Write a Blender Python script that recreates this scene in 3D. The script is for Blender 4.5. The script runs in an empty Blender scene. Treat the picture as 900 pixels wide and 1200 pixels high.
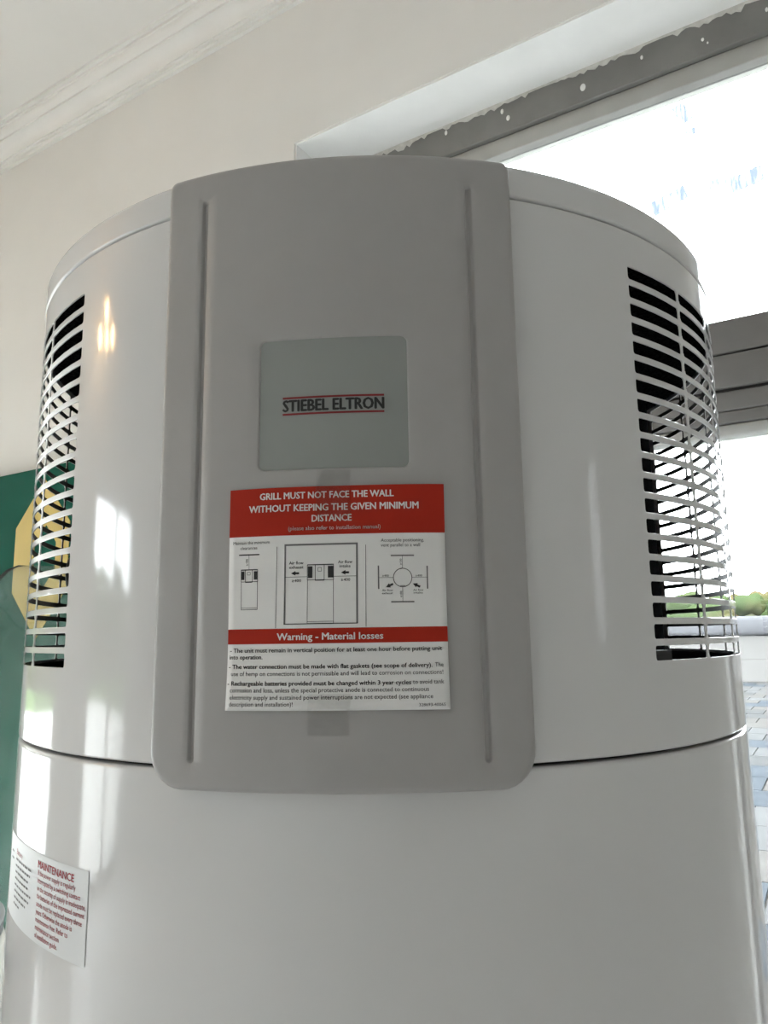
import bpy, bmesh, math, random
from mathutils import Vector, Matrix
from mathutils.geometry import delaunay_2d_cdt
random.seed(7)
PI = math.pi
scn = bpy.context.scene
COL = scn.collection

# ------------------------------------------------------------------ camera
cd = bpy.data.cameras.new('camera'); cam = bpy.data.objects.new('camera', cd); COL.objects.link(cam)
cd.sensor_fit = 'VERTICAL'; cd.sensor_height = 36.0; cd.lens = 856.82 / 1200 * 36.0
cd.clip_start = 0.02; cd.clip_end = 400
c_r = Vector((0.8532714, 0.52125976, -0.01470287)); c_f = Vector((-0.51200974, 0.84280881, 0.16588956)); c_u = c_r.cross(c_f)
m = Matrix((c_r, c_u, -c_f)).transposed().to_4x4(); m.translation = (0.41622637, -0.67770231, 1.2145)
cam.matrix_world = m
scn.camera = cam

# ------------------------------------------------------------------ sky, light, exposure
SKY = 7.0
w = bpy.data.worlds.new('overcast_sky'); scn.world = w; w.use_nodes = True
bg = w.node_tree.nodes['Background']; bg.inputs[0].default_value = (0.945, 0.98, 1.025, 1); bg.inputs[1].default_value = SKY
scn.view_settings.view_transform = 'Standard'; scn.view_settings.look = 'None'
scn.view_settings.gamma = 1.0; scn.view_settings.use_curve_mapping = False
scn.view_settings.exposure = 1.60

def portal(name, loc, rot, sx, sy):
    l = bpy.data.lights.new(name, 'AREA'); l.shape = 'RECTANGLE'; l.size = sx; l.size_y = sy
    l.cycles.is_portal = True
    o = bpy.data.objects.new(name, l); COL.objects.link(o); o.location = loc; o.rotation_euler = rot

# ------------------------------------------------------------------ dimensions
YW = 0.722; XL, XR, YF, ZC = -2.75, 4.3, -4.6, 3.054
WX0, WX1, WZ0, WZ1 = -0.699, 0.69, 0.06, 2.524          # window opening in the back wall
DY0, DY1, DZ1 = -3.25, -1.80, 1.96                        # glazed door in the left wall
EY0, EY1 = -0.90, 0.50                                  # second glazed door, added and sized to light the wall, blind half down
BZ = 1.42; EZ1 = 2.50
portal('sky_portal_back', ((WX0+WX1)/2, YW+0.31, (WZ0+WZ1)/2), (-PI/2, 0, 0), WX1-WX0, WZ1-WZ0)
portal('sky_portal_left', (XL-0.31, (DY0+DY1)/2, DZ1/2), (0, -PI/2, 0), DZ1, DY1-DY0)
portal('sky_portal_side', (XL-0.31, (EY0+EY1)/2, EZ1/2), (0, -PI/2, 0), EZ1, EY1-EY0)

# ------------------------------------------------------------------ materials
MATS = {}
def mat(name, col, rough=0.5, metal=0.0, noise=0.0, nscale=20, bump=0.0, bscale=200, coat=0.0, spec=0.5, col2=None, emit=None, estr=0):
    m = bpy.data.materials.new(name); m.use_nodes = True
    nt = m.node_tree; p = nt.nodes['Principled BSDF']
    p.inputs['Roughness'].default_value = rough; p.inputs['Metallic'].default_value = metal
    p.inputs['Coat Weight'].default_value = coat; p.inputs['Coat Roughness'].default_value = 0.05
    p.inputs['Specular IOR Level'].default_value = spec
    tc = nt.nodes.new('ShaderNodeTexCoord')
    n = nt.nodes.new('ShaderNodeTexNoise'); n.inputs['Scale'].default_value = nscale; n.inputs['Detail'].default_value = 4
    nt.links.new(tc.outputs['Object'], n.inputs['Vector'])
    r = nt.nodes.new('ShaderNodeValToRGB')
    if col2 is None:
        a = [c*(1-noise) for c in col]; b = [min(1, c*(1+noise)) for c in col]
    else: a, b = col, col2
    r.color_ramp.elements[0].position = 0.35; r.color_ramp.elements[1].position = 0.65
    r.color_ramp.elements[0].color = (*a, 1); r.color_ramp.elements[1].color = (*b, 1)
    nt.links.new(n.outputs['Fac'], r.inputs['Fac']); nt.links.new(r.outputs['Color'], p.inputs['Base Color'])
    if bump:
        n2 = nt.nodes.new('ShaderNodeTexNoise'); n2.inputs['Scale'].default_value = bscale; n2.inputs['Detail'].default_value = 3
        nt.links.new(tc.outputs['Object'], n2.inputs['Vector'])
        bp = nt.nodes.new('ShaderNodeBump'); bp.inputs['Strength'].default_value = bump; bp.inputs['Distance'].default_value = 0.002
        nt.links.new(n2.outputs['Fac'], bp.inputs['Height']); nt.links.new(bp.outputs['Normal'], p.inputs['Normal'])
    if emit:
        p.inputs['Emission Color'].default_value = (*emit, 1); p.inputs['Emission Strength'].default_value = estr
    MATS[name] = m
    return m

def clear_mat(name, tint=(1, 1, 1), haze=0.0, hcol=(0.9, 0.95, 0.93), gloss=0.06, rough=0.03, nscale=None, lo=0.45, hi=0.6, stretch=None):
    """thin clear sheet: see-through, a little milky, with a sheen that grows at grazing angles"""
    m = bpy.data.materials.new(name); m.use_nodes = True; nt = m.node_tree; nt.nodes.clear()
    out = nt.nodes.new('ShaderNodeOutputMaterial')
    tr = nt.nodes.new('ShaderNodeBsdfTransparent'); tr.inputs[0].default_value = (*tint, 1)
    df = nt.nodes.new('ShaderNodeBsdfDiffuse'); df.inputs[0].default_value = (*hcol, 1)
    gl = nt.nodes.new('ShaderNodeBsdfGlossy'); gl.inputs['Roughness'].default_value = rough
    mx = nt.nodes.new('ShaderNodeMixShader'); mx.inputs[0].default_value = haze
    nt.links.new(tr.outputs[0], mx.inputs[1]); nt.links.new(df.outputs[0], mx.inputs[2])
    if nscale:
        tc = nt.nodes.new('ShaderNodeTexCoord'); n = nt.nodes.new('ShaderNodeTexNoise'); n.inputs['Scale'].default_value = nscale
        mp = nt.nodes.new('ShaderNodeMapping'); mp.inputs['Scale'].default_value = stretch or (1, 1, 1)
        nt.links.new(tc.outputs['Object'], mp.inputs[0]); nt.links.new(mp.outputs[0], n.inputs['Vector'])
        mr = nt.nodes.new('ShaderNodeMapRange'); mr.inputs[1].default_value = lo; mr.inputs[2].default_value = hi
        mr.inputs[3].default_value = haze*0.15; mr.inputs[4].default_value = haze
        nt.links.new(n.outputs['Fac'], mr.inputs[0]); nt.links.new(mr.outputs[0], mx.inputs[0])
    fr = nt.nodes.new('ShaderNodeFresnel'); fr.inputs[0].default_value = 1.45
    mul = nt.nodes.new('ShaderNodeMath'); mul.operation = 'MULTIPLY'; mul.inputs[1].default_value = gloss/0.06
    nt.links.new(fr.outputs[0], mul.inputs[0])
    mx2 = nt.nodes.new('ShaderNodeMixShader')
    nt.links.new(mul.outputs[0], mx2.inputs[0]); nt.links.new(mx.outputs[0], mx2.inputs[1]); nt.links.new(gl.outputs[0], mx2.inputs[2])
    nt.links.new(mx2.outputs[0], out.inputs[0])
    MATS[name] = m
    return m

mat('wall_paint', (0.83, 0.82, 0.795), 0.9, noise=0.02, nscale=3, bump=0.05, bscale=60)
mat('ceiling_paint', (0.86, 0.845, 0.82), 0.9, noise=0.015, nscale=3)
mat('cornice_plaster', (0.87, 0.86, 0.84), 0.7, noise=0.015, nscale=8)
mat('reveal_plaster', (0.88, 0.88, 0.86), 0.85, noise=0.02, nscale=10)
mat('floor_tile', (0.6, 0.59, 0.575), 0.35, noise=0.05, nscale=2)
mat('baseboard_paint', (0.7, 0.68, 0.64), 0.5, noise=0.02)
mat('frame_aluminium', (0.2, 0.195, 0.188), 0.45, noise=0.10, nscale=9, bump=0.06, bscale=120)
mat('frame_grey', (0.175, 0.168, 0.163), 0.4, noise=0.04, nscale=14)
mat('frame_bead', (0.42, 0.42, 0.40), 0.45, noise=0.03, nscale=20)
mat('frame_gasket', (0.03, 0.03, 0.03), 0.7, noise=0.1)
mat('plaster_smear', (0.62, 0.61, 0.58), 0.9, noise=0.12, nscale=50)
mat('white_enamel', (0.69, 0.69, 0.69), 0.085, noise=0.008, nscale=2, bump=0.03, bscale=22)
mat('grey_panel', (0.385, 0.377, 0.371), 0.40, noise=0.012, nscale=60, bump=0.03, bscale=900)
mat('display_film', (0.285, 0.302, 0.292), 0.22, noise=0.03, nscale=12, bump=0.02, bscale=25)
mat('dark_gap', (0.012, 0.012, 0.012), 0.8, noise=0.1)
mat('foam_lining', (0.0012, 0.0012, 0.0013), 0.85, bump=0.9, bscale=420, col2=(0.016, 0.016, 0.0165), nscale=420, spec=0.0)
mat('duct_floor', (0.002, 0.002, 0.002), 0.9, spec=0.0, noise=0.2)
mat('cable_black', (0.015, 0.015, 0.015), 0.5, noise=0.1)
mat('base_plastic', (0.06, 0.06, 0.06), 0.5, noise=0.05)
mat('notice_paper', (0.8, 0.8, 0.79), 0.55, spec=0.3, noise=0.01, nscale=30)
mat('notice_red', (0.4, 0.026, 0.012), 0.6, spec=0.15, noise=0.03, nscale=40)
mat('logo_red', (0.20, 0.012, 0.016), 0.5, noise=0.03)
mat('print_black', (0.02, 0.02, 0.022), 0.6, noise=0.1)
mat('print_grey', (0.16, 0.16, 0.16), 0.6, noise=0.1)
mat('print_white', (0.78, 0.74, 0.72), 0.6, noise=0.01)
mat('print_red', (0.42, 0.04, 0.055), 0.6, noise=0.05)
mat('label_paper', (0.69, 0.71, 0.72), 0.45, noise=0.01)
mat('board_green', (0.006, 0.090, 0.060), 0.55, spec=0.06, noise=0.08, nscale=3)
mat('board_yellow', (0.55, 0.40, 0.085), 0.45, noise=0.05, nscale=5)
mat('board_edge', (0.5, 0.5, 0.5), 0.4, noise=0.03)
mat('cream_enamel', (0.24, 0.23, 0.2), 0.25, noise=0.02, nscale=5, coat=0.2)
mat('lid_grey', (0.16, 0.16, 0.155), 0.35, noise=0.03)
mat('paver_blue', (0.023, 0.027, 0.031), 0.8, spec=0.0, noise=0.12, nscale=6)
mat('paver_cream', (0.037, 0.036, 0.034), 0.8, spec=0.0, noise=0.12, nscale=6)
mat('paver_grey', (0.029, 0.03, 0.03), 0.8, spec=0.0, noise=0.12, nscale=6)
mat('paver_pale', (0.037, 0.038, 0.038), 0.8, spec=0.0, noise=0.1, nscale=6)
mat('pale_paving', (0.43, 0.425, 0.41), 0.8, spec=0.0, noise=0.05, nscale=2)
mat('joint_sand', (0.026, 0.025, 0.022), 0.95, spec=0.0, noise=0.1, nscale=30)
mat('parapet_render', (0.08, 0.078, 0.075), 0.9, spec=0.0, noise=0.05, nscale=1.5)
mat('coping_stone', (0.054, 0.055, 0.059), 0.7, spec=0.0, noise=0.08, nscale=2)
mat('meadow', (0.05, 0.08, 0.03), 0.95, spec=0.0, noise=0.3, nscale=0.3)
mat('hill_trees', (0.024, 0.035, 0.015), 0.95, spec=0.0, col2=(0.050, 0.036, 0.018), nscale=0.16)
MATS['hill_trees'].node_tree.nodes['Color Ramp'].color_ramp.elements[0].position = 0.5
mat('blind_cloth', (0.8, 0.79, 0.76), 0.9, noise=0.03, nscale=60)
def backlit(m, t):
    nt = m.node_tree; tl = nt.nodes.new('ShaderNodeBsdfTranslucent'); tl.inputs[0].default_value = (0.8, 0.79, 0.76, 1); mx = nt.nodes.new('ShaderNodeMixShader'); mx.inputs[0].default_value = t
    nt.links.new(nt.nodes['Principled BSDF'].outputs[0], mx.inputs[1]); nt.links.new(tl.outputs[0], mx.inputs[2]); nt.links.new(mx.outputs[0], nt.nodes['Material Output'].inputs[0])
backlit(MATS['blind_cloth'], 0.65)  # cloth lets daylight through, so the added blind still brightens the wall
mat('brass', (0.5, 0.36, 0.16), 0.3, metal=1.0, noise=0.03)
mat('bulb_glow', (1, 0.8, 0.5), 0.4, emit=(1.0, 0.62, 0.28), estr=16)
clear_mat('window_glass', (0.97, 0.985, 0.98), gloss=0.05, rough=0.0)
clear_mat('film_residue', (0.036, 0.043, 0.054), haze=0.0, gloss=0.0)
def streaks(m):
    """streaky scraps: the film is torn into clear and tinted streaks"""
    nt = m.node_tree; tr2 = nt.nodes.new('ShaderNodeBsdfTransparent'); out = nt.nodes['Material Output']; old = out.inputs[0].links[0].from_socket
    tc = nt.nodes.new('ShaderNodeTexCoord'); mp = nt.nodes.new('ShaderNodeMapping'); mp.inputs['Scale'].default_value = (150, 1, 18)
    n = nt.nodes.new('ShaderNodeTexNoise'); n.inputs['Scale'].default_value = 1.0; n.inputs['Detail'].default_value = 2
    r = nt.nodes.new('ShaderNodeMapRange'); r.inputs[1].default_value = 0.42; r.inputs[2].default_value = 0.70; r.inputs[3].default_value = 0.0; r.inputs[4].default_value = 0.10
    mx = nt.nodes.new('ShaderNodeMixShader')
    nt.links.new(tc.outputs['Object'], mp.inputs[0]); nt.links.new(mp.outputs[0], n.inputs['Vector']); nt.links.new(n.outputs['Fac'], r.inputs[0])
    nt.links.new(r.outputs[0], mx.inputs[0]); nt.links.new(old, mx.inputs[1]); nt.links.new(tr2.outputs[0], mx.inputs[2]); nt.links.new(mx.outputs[0], out.inputs[0])
streaks(MATS['film_residue'])
clear_mat('frosted_glass', (0.4, 0.4, 0.4), haze=0.1, gloss=0.05, rough=0.1)
clear_mat('clear_plastic', (0.97, 0.98, 0.975), haze=0.20, hcol=(0.40, 0.50, 0.45), gloss=0.07, rough=0.12, nscale=5, lo=0.25, hi=0.75)
clear_mat('clear_tape', (0.97, 0.97, 0.965), haze=0.06, hcol=(0.42, 0.42, 0.41), gloss=0.025, rough=0.2, nscale=260, lo=0.3, hi=0.7)

# ------------------------------------------------------------------ helpers
ROOT_LOC = {}
def tag(o, label=None, cat=None, group=None, kind=None):
    if label: o['label'] = label
    if cat: o['category'] = cat
    if group: o['group'] = group
    if kind: o['kind'] = kind
    return o
def empty(name, loc, label, cat, group=None, kind=None):
    o = bpy.data.objects.new(name, None); COL.objects.link(o); o.location = loc; o.empty_display_size = 0.05
    ROOT_LOC[o] = Vector(loc)
    return tag(o, label, cat, group, kind)
def link(name, me, parent=None, origin=None):
    o = bpy.data.objects.new(name, me); COL.objects.link(o)
    if parent is not None:
        o.parent = parent; ROOT_LOC[o] = ROOT_LOC[parent]
    else:
        o.location = origin; ROOT_LOC[o] = Vector(origin)
    return o
def mesh(name, verts, faces, material, parent=None, origin=(0, 0, 0), smooth=False, sharp=35, recalc=False, keep=False):
    """verts are in world space; the object sits at its parent's (or its own) base"""
    off = Vector((0, 0, 0)) if keep else (ROOT_LOC[parent] if parent is not None else Vector(origin))
    me = bpy.data.meshes.new(name)
    me.from_pydata([tuple(Vector(v)-off) for v in verts], [], faces); me.update()
    if recalc:
        b = bmesh.new(); b.from_mesh(me); bmesh.ops.recalc_face_normals(b, faces=b.faces); b.to_mesh(me); b.free()
    mm = material if isinstance(material, (list, tuple)) else [material]
    for x in mm: me.materials.append(MATS[x])
    if smooth:
        me.polygons.foreach_set('use_smooth', [True]*len(me.polygons))
        me.set_sharp_from_angle(angle=math.radians(sharp))
    return link(name, me, parent, origin)
class Geo:
    def __init__(s): s.v = []; s.f = []
    def add(s, v, f):
        n = len(s.v); s.v += [tuple(x) for x in v]; s.f += [[i+n for i in q] for q in f]
    def box(s, x0, y0, z0, x1, y1, z1, c=0.0):
        if c <= 0:
            s.add([(x, y, z) for z in (z0, z1) for y in (y0, y1) for x in (x0, x1)],
                  [(0, 2, 3, 1), (4, 5, 7, 6), (0, 1, 5, 4), (2, 6, 7, 3), (0, 4, 6, 2), (1, 3, 7, 5)])
        else:
            b = bmesh.new(); bmesh.ops.create_cube(b, size=1)
            for q in b.verts: q.co = Vector(((x0+x1)/2+q.co.x*(x1-x0), (y0+y1)/2+q.co.y*(y1-y0), (z0+z1)/2+q.co.z*(z1-z0)))
            bmesh.ops.bevel(b, geom=b.edges[:], offset=c, segments=2, affect='EDGES', profile=0.5)
            b.verts.index_update(); s.add([q.co.copy() for q in b.verts], [[q.index for q in f.verts] for f in b.faces]); b.free()
    def lathe(s, cx, cy, prof, n=64, a0=0.0, closed=True):
        v = []; k = len(prof)
        for i in range(n):
            a = a0+2*PI*i/n
            for r, z in prof: v.append((cx+r*math.cos(a), cy+r*math.sin(a), z))
        f = []
        for i in range(n):
            j = (i+1) % n
            for q in range(k-1): f.append((i*k+q, j*k+q, j*k+q+1, i*k+q+1))
        s.add(v, f)
    def tube(s, pts, r, n=8):
        rings = []; k = len(pts); v = []
        for i, p in enumerate(pts):
            p = Vector(p); t = (Vector(pts[min(i+1, k-1)])-Vector(pts[max(i-1, 0)])).normalized()
            a = t.cross(Vector((0, 0, 1)))
            if a.length < 1e-3: a = t.cross(Vector((1, 0, 0)))
            a.normalize(); b = t.cross(a)
            v += [p+(a*math.cos(2*PI*q/n)+b*math.sin(2*PI*q/n))*r for q in range(n)]
        f = [(i*n+q, i*n+(q+1) % n, (i+1)*n+(q+1) % n, (i+1)*n+q) for i in range(k-1) for q in range(n)]
        f += [list(range(n))[::-1], [(k-1)*n+q for q in range(n)]]
        s.add(v, f)
    def ball(s, c, r, sx=1, sy=1, sz=1, u=12, w=8):
        v = []; f = []
        for i in range(w+1):
            th = PI*i/w
            for j in range(u):
                ph = 2*PI*j/u
                v.append((c[0]+r*sx*math.sin(th)*math.cos(ph), c[1]+r*sy*math.sin(th)*math.sin(ph), c[2]+r*sz*math.cos(th)))
        for i in range(w):
            for j in range(u): f.append((i*u+j, (i+1)*u+j, (i+1)*u+(j+1) % u, i*u+(j+1) % u))
        s.add(v, f)
    def out(s, name, material, parent=None, origin=(0, 0, 0), **k): return mesh(name, s.v, s.f, material, parent, origin, **k)

# ------------------------------------------------------------------ room shell
T = 0.30
def struct(name, geo, material, label, cat, origin, **k):
    return tag(geo.out(name, material, None, origin, **k), label, cat, kind='structure')
g = Geo(); g.box(XL-T, YF-T, -0.1, XR+T, YW+T, 0.0)
floor = struct('floor', g, 'floor_tile', 'warm grey tiled floor of the showroom', 'floor', (0, 0, -0.1))
g = Geo(); g.box(XL-T, YF-T, ZC, XR+T, YW+T, ZC+0.2)
struct('ceiling', g, 'ceiling_paint', 'plain cream painted ceiling', 'ceiling', (0, 0, ZC))
g = Geo(); y0, y1 = YW, YW+T
g.box(XL-T, y0, 0, WX0, y1, ZC); g.box(WX1, y0, 0, XR+T, y1, ZC); g.box(WX0, y0, WZ1, WX1, y1, ZC); g.box(WX0, y0, 0, WX1, y1, WZ0)
struct('wall_back', g, 'wall_paint', 'cream painted wall around the big window', 'wall', (0, YW, 0))
g = Geo(); x0, x1 = XL-T, XL
g.box(x0, YF, 0, x1, DY0, ZC); g.box(x0, DY1, 0, x1, EY0, ZC); g.box(x0, EY1, 0, x1, YW, ZC); g.box(x0, DY0, DZ1, x1, DY1, ZC); g.box(x0, EY0, EZ1, x1, EY1, ZC)
struct('wall_left', g, 'wall_paint', 'cream painted wall with the glazed garden door', 'wall', (XL, 0, 0))
NY0, NY1, NZ0, NZ1 = 0.20, 0.42, 0.05, 2.3
g = Geo(); g.box(XR, YF, 0, XR+T, NY0, ZC); g.box(XR, NY1, 0, XR+T, YW, ZC); g.box(XR, NY0, 0, XR+T, NY1, NZ0); g.box(XR, NY0, NZ1, XR+T, NY1, ZC)
struct('wall_right', g, 'wall_paint', 'cream painted wall with a narrow frosted sidelight', 'wall', (XR, 0, 0))
g = Geo(); y0, y1 = YF-T, YF
g.box(XL-T, y0, 0, XR+T, y1, ZC)
struct('wall_front', g, 'wall_paint', 'cream painted wall facing the window wall', 'wall', (0, YF, 0))
# cornice: (distance from wall, height below the ceiling)
prof = [(0.0, -0.107), (0.012, -0.107), (0.012, -0.096), (0.020, -0.096), (0.020, -0.084), (0.026, -0.084)]
prof += [(0.026+0.030*(1-math.cos(a)), -0.082+0.034*math.sin(a)) for a in [PI/2*i/6 for i in range(7)]]
prof += [(0.064, -0.048), (0.064, -0.040)]
prof += [(0.064+0.018*math.sin(a), -0.040+0.020*(1-math.cos(a))) for a in [PI/2*i/5 for i in range(6)]]
prof += [(0.088, -0.020), (0.088, -0.010), (0.100, -0.010), (0.100, 0.0)]
g = Geo(); n = len(prof)
g.add([(XL, YW-d, ZC+z) for d, z in prof]+[(XR, YW-d, ZC+z) for d, z in prof], [(i, i+1, n+i+1, n+i) for i in range(n-1)])
struct('trim_1', g, 'cornice_plaster', 'moulded plaster cornice between the window wall and the ceiling', 'cornice', (0, YW, ZC-0.107), smooth=True, sharp=25)
g = Geo()
g.add([(XL+d, YF, ZC+z) for d, z in prof]+[(XL+d, YW, ZC+z) for d, z in prof], [(i, i+1, n+i+1, n+i) for i in range(n-1)])
struct('trim_2', g, 'cornice_plaster', 'moulded plaster cornice above the garden door wall', 'cornice', (XL, 0, ZC-0.107), smooth=True, sharp=25)
g = Geo(); g.box(XL, YW-0.015, 0, WX0, YW, 0.09, 0.004)
struct('baseboard_back', g, 'baseboard_paint', 'painted baseboard along the window wall', 'baseboard', (-2.1, YW, 0))

# ------------------------------------------------------------------ big window behind the water heater
FY = YW+0.15                                    # frame face
win = empty('window_1', ((WX0+WX1)/2, FY, WZ0), 'large grey framed window with a wide transom behind the water heater', 'window', kind='structure')
g = Geo(); e = 0.006
g.box(WX0, YW+0.002, WZ1-e, WX1, FY, WZ1); g.box(WX0, YW+0.002, WZ0, WX0+e, FY, WZ1-e); g.box(WX1-e, YW+0.002, WZ0, WX1, FY, WZ1-e)
g.out('reveal', 'reveal_plaster', win)
ZH, ZB, ZT1, ZT0 = WZ1-e, 2.433, 1.832, 1.594
def bar(name, x0, z0, x1, z1, y0, y1, m_, c=0.003, par=None):
    b = Geo(); b.box(x0, y0, z0, x1, y1, z1, c); return b.out(name, m_, par or win, smooth=True, sharp=50)
fx0, fx1 = WX0+e, WX1-e
bar('head_frame', fx0, ZB, fx1, ZH, FY, FY+0.07, 'frame_aluminium')
bar('glazing_bead', fx0+0.09, 2.386, fx1-0.09, ZB-0.001, FY+0.012, FY+0.06, 'frame_bead', 0.004)
bar('side_frame', fx0, WZ0, fx0+0.09, ZB-0.001, FY, FY+0.07, 'frame_aluminium'); bar('side_frame', fx1-0.09, WZ0, fx1, ZB-0.001, FY, FY+0.07, 'frame_aluminium')
X0, X1 = fx0+0.091, fx1-0.091
bar('transom_rail', X0, 1.7625, X1, ZT1, FY, FY+0.07, 'frame_grey'); bar('transom_rail', X0, 1.690, X1, 1.7585, FY-0.002, FY+0.07, 'frame_grey')
bar('transom_rail', X0, 1.644, X1, 1.683, FY+0.002, FY+0.07, 'frame_grey'); bar('transom_rail', X0, 1.619, X1, 1.643, FY+0.004, FY+0.066, 'frame_grey')
bar('gasket', X0, 1.682, X1, 1.691, FY+0.010, FY+0.06, 'frame_gasket', 0); bar('gasket', X0, 1.758, X1, 1.763, FY+0.010, FY+0.06, 'frame_gasket', 0)
bar('glazing_bead', X0, ZT0, X1, 1.618, FY+0.010, FY+0.058, 'frame_bead', 0.004)
bar('bottom_frame', X0, WZ0, X1, WZ0+0.10, FY, FY+0.07, 'frame_aluminium')
GY = FY+0.034
upper = bar('pane', X0, ZT1, X1, 2.386, GY, GY+0.006, 'window_glass', 0)
bar('pane', X0, WZ0+0.10, X1, ZT0, GY, GY+0.006, 'window_glass', 0)
# scraps of protective film left on the upper pane
def film(cx, cz, sx, sz, rot, seed):
    rnd = random.Random(seed); b = Geo(); k = 14; top = []; bot = []
    for i in range(k+1):
        t = -0.5+i/k
        top.append((t*sx, sz*(0.5-0.12*rnd.random()))); bot.append((t*sx, -sz*(0.5-0.15*rnd.random())))
    v = [(cx+x*math.cos(rot)-z*math.sin(rot), GY-0.0006, cz+x*math.sin(rot)+z*math.cos(rot)) for x, z in top+bot]
    b.add(v, [(i, i+1, k+2+i, k+1+i) for i in range(k)])
    o = b.out('film_scrap', 'film_residue', upper); return o
film(0.238, 2.338, 0.052, 0.030, math.radians(-72), 1); film(0.252, 2.287, 0.020, 0.020, 0, 2); film(0.345, 2.139, 0.070, 0.042, math.radians(8), 3)
film(0.196, 2.143, 0.075, 0.040, math.radians(16), 4); film(0.283, 2.150, 0.030, 0.020, 0.2, 5)
# plaster smeared over the head frame
rnd = random.Random(3); b = Geo(); k = 150; xa, xb = -0.68, 0.67; v = []
for i in range(k+1):
    x = xa+(xb-xa)*i/k; d = 0.006+0.012*rnd.random()*(0.5+0.5*math.sin(x*23))+0.008*(rnd.random() > 0.85)
    v += [(x, FY-0.0008, ZH), (x, FY-0.0008, ZH-d)]
b.add(v, [(2*i, 2*i+1, 2*i+3, 2*i+2) for i in range(k)]); b.out('plaster_smear', 'plaster_smear', win)
for i, (sx, sz, r) in enumerate([(0.036, 2.470, 0.0065), (-0.165, 2.492, 0.004), (-0.150, 2.468, 0.005), (0.170, 2.486, 0.003), (0.296, 2.470, 0.003), (-0.32, 2.496, 0.004), (0.305, 2.458, 0.002), (0.42, 2.48, 0.003)]):
    b = Geo(); b.ball((sx, FY, sz), r, 1.0, 0.25, 1.5+0.3*(i % 2)); b.out('plaster_spot', 'reveal_plaster', win, smooth=True)

# glazed garden door in the left wall; the second door and its blind are added for their light
def glazed_door(name, ya, yb, DZ1, label):
    door = empty(name, (XL-0.12, (ya+yb)/2, 0), label, 'door', kind='structure')
    def dbar(nm, y0, z0, y1, z1, m_='frame_grey', a=XL-0.16, b_=XL-0.10):
        b = Geo(); b.box(a, y0, z0, b_, y1, z1, 0.003 if m_ != 'window_glass' else 0); return b.out(nm, m_, door)
    ym = (ya+yb)/2
    dbar('door_frame', ya, 0, ya+0.06, DZ1); dbar('door_frame', yb-0.06, 0, yb, DZ1); dbar('door_frame', ya+0.06, DZ1-0.06, yb-0.06, DZ1)
    dbar('meeting_stile', ym-0.02, 0.08, ym+0.02, DZ1-0.06); dbar('bottom_rail', ya+0.06, 0.0, yb-0.06, 0.08)
    dbar('pane', ya+0.06, 0.08, ym-0.02, DZ1-0.06, 'window_glass', XL-0.133, XL-0.127); dbar('pane', ym+0.02, 0.08, yb-0.06, DZ1-0.06, 'window_glass', XL-0.133, XL-0.127)
b = Geo(); b.box(XR+0.05, NY0, NZ0, XR+0.056, NY1, NZ1); tag(b.out('window_2', 'frosted_glass', None, (XR+0.05, (NY0+NY1)/2, NZ0)), 'narrow frosted sidelight in the right wall', 'window', kind='structure')
glazed_door('door_1', DY0, DY1, DZ1, 'wide glazed double door to the garden')
glazed_door('added_door', EY0, EY1, EZ1, 'taller glazed double door added to light the wall, behind the half lowered blind')
bl = empty('added_blind', (XL+0.03, (EY0+EY1)/2, BZ), 'cream roller blind added to shape the daylight, halfway down over the taller glazed door', 'blind')
b = Geo(); b.box(XL+0.025, EY0-0.03, BZ, XL+0.027, EY1+0.03, EZ1+0.03); b.out('blind_cloth', 'blind_cloth', bl)
b = Geo(); b.box(XL+0.018, EY0-0.03, BZ-0.02, XL+0.034, EY1+0.03, BZ, 0.003); b.out('hem_bar', 'baseboard_paint', bl)
b = Geo(); b.box(XL+0.001, EY0-0.05, EZ1+0.03, XL+0.06, EY1+0.05, EZ1+0.09, 0.01); b.out('blind_cassette', 'baseboard_paint', bl)

# ------------------------------------------------------------------ outside: terrace, parapet, meadow, wooded hills
g = Geo(); g.box(-12, YW+T, -0.2, 14, 20.6, -0.12)
ter = struct('terrace', g, 'joint_sand', 'paved terrace outside the window', 'terrace', (0, 10, -0.2))
b = Geo(); b.box(-6, YW+T+0.01, -0.121, 8, 2.0, -0.098, 0.004); b.out('bounce_apron', 'pale_paving', ter)  # unseen pale apron, added to bounce daylight up onto the window soffit
PW, PL = 0.46, 0.62; pm = []
for mn in ('paver_blue', 'paver_cream', 'paver_grey', 'paver_pale'):
    b = Geo(); b.box(-PW/2+0.006, -PL/2+0.006, -0.121, PW/2-0.006, PL/2-0.006, -0.1, 0.004)
    me = bpy.data.meshes.new('paver'); me.from_pydata(b.v, [], b.f); me.materials.append(MATS[mn]); pm.append(me)
rnd = random.Random(11)
for j in range(30):
    for i in range(9):
        o = bpy.data.objects.new('paver', rnd.choice(pm)); COL.objects.link(o); o.parent = ter
        o.location = Vector((-3.0+PW*i+(0.23 if j % 2 else 0), 2.33+PL*j, 0.002*rnd.random()))-ROOT_LOC[ter]
par = empty('parapet', (0, 20.75, -0.2), 'white rendered parapet with blue-grey coping at the terrace edge', 'parapet', kind='structure')
b = Geo(); b.box(-12, 20.6, -0.2, 14, 20.9, 1.05); b.out('parapet_wall', 'parapet_render', par)
b = Geo(); b.box(-12, 20.5, 1.05, 14, 21.0, 1.56, 0.12); b.out('coping', 'coping_stone', par, smooth=True, sharp=60)
g = Geo(); g.box(-160, -120, -0.6, 160, 160, -0.22)
struct('ground', g, 'meadow', 'green meadow around the building', 'meadow', (0, 0, -0.6))
g = Geo(); g.box(-14, -9, -0.2, XL-T, 6, -0.06)
struct('garden_paving', g, 'pale_paving', 'pale paving outside the glazed doors', 'paving', (-9, -1, -0.2))
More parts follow.
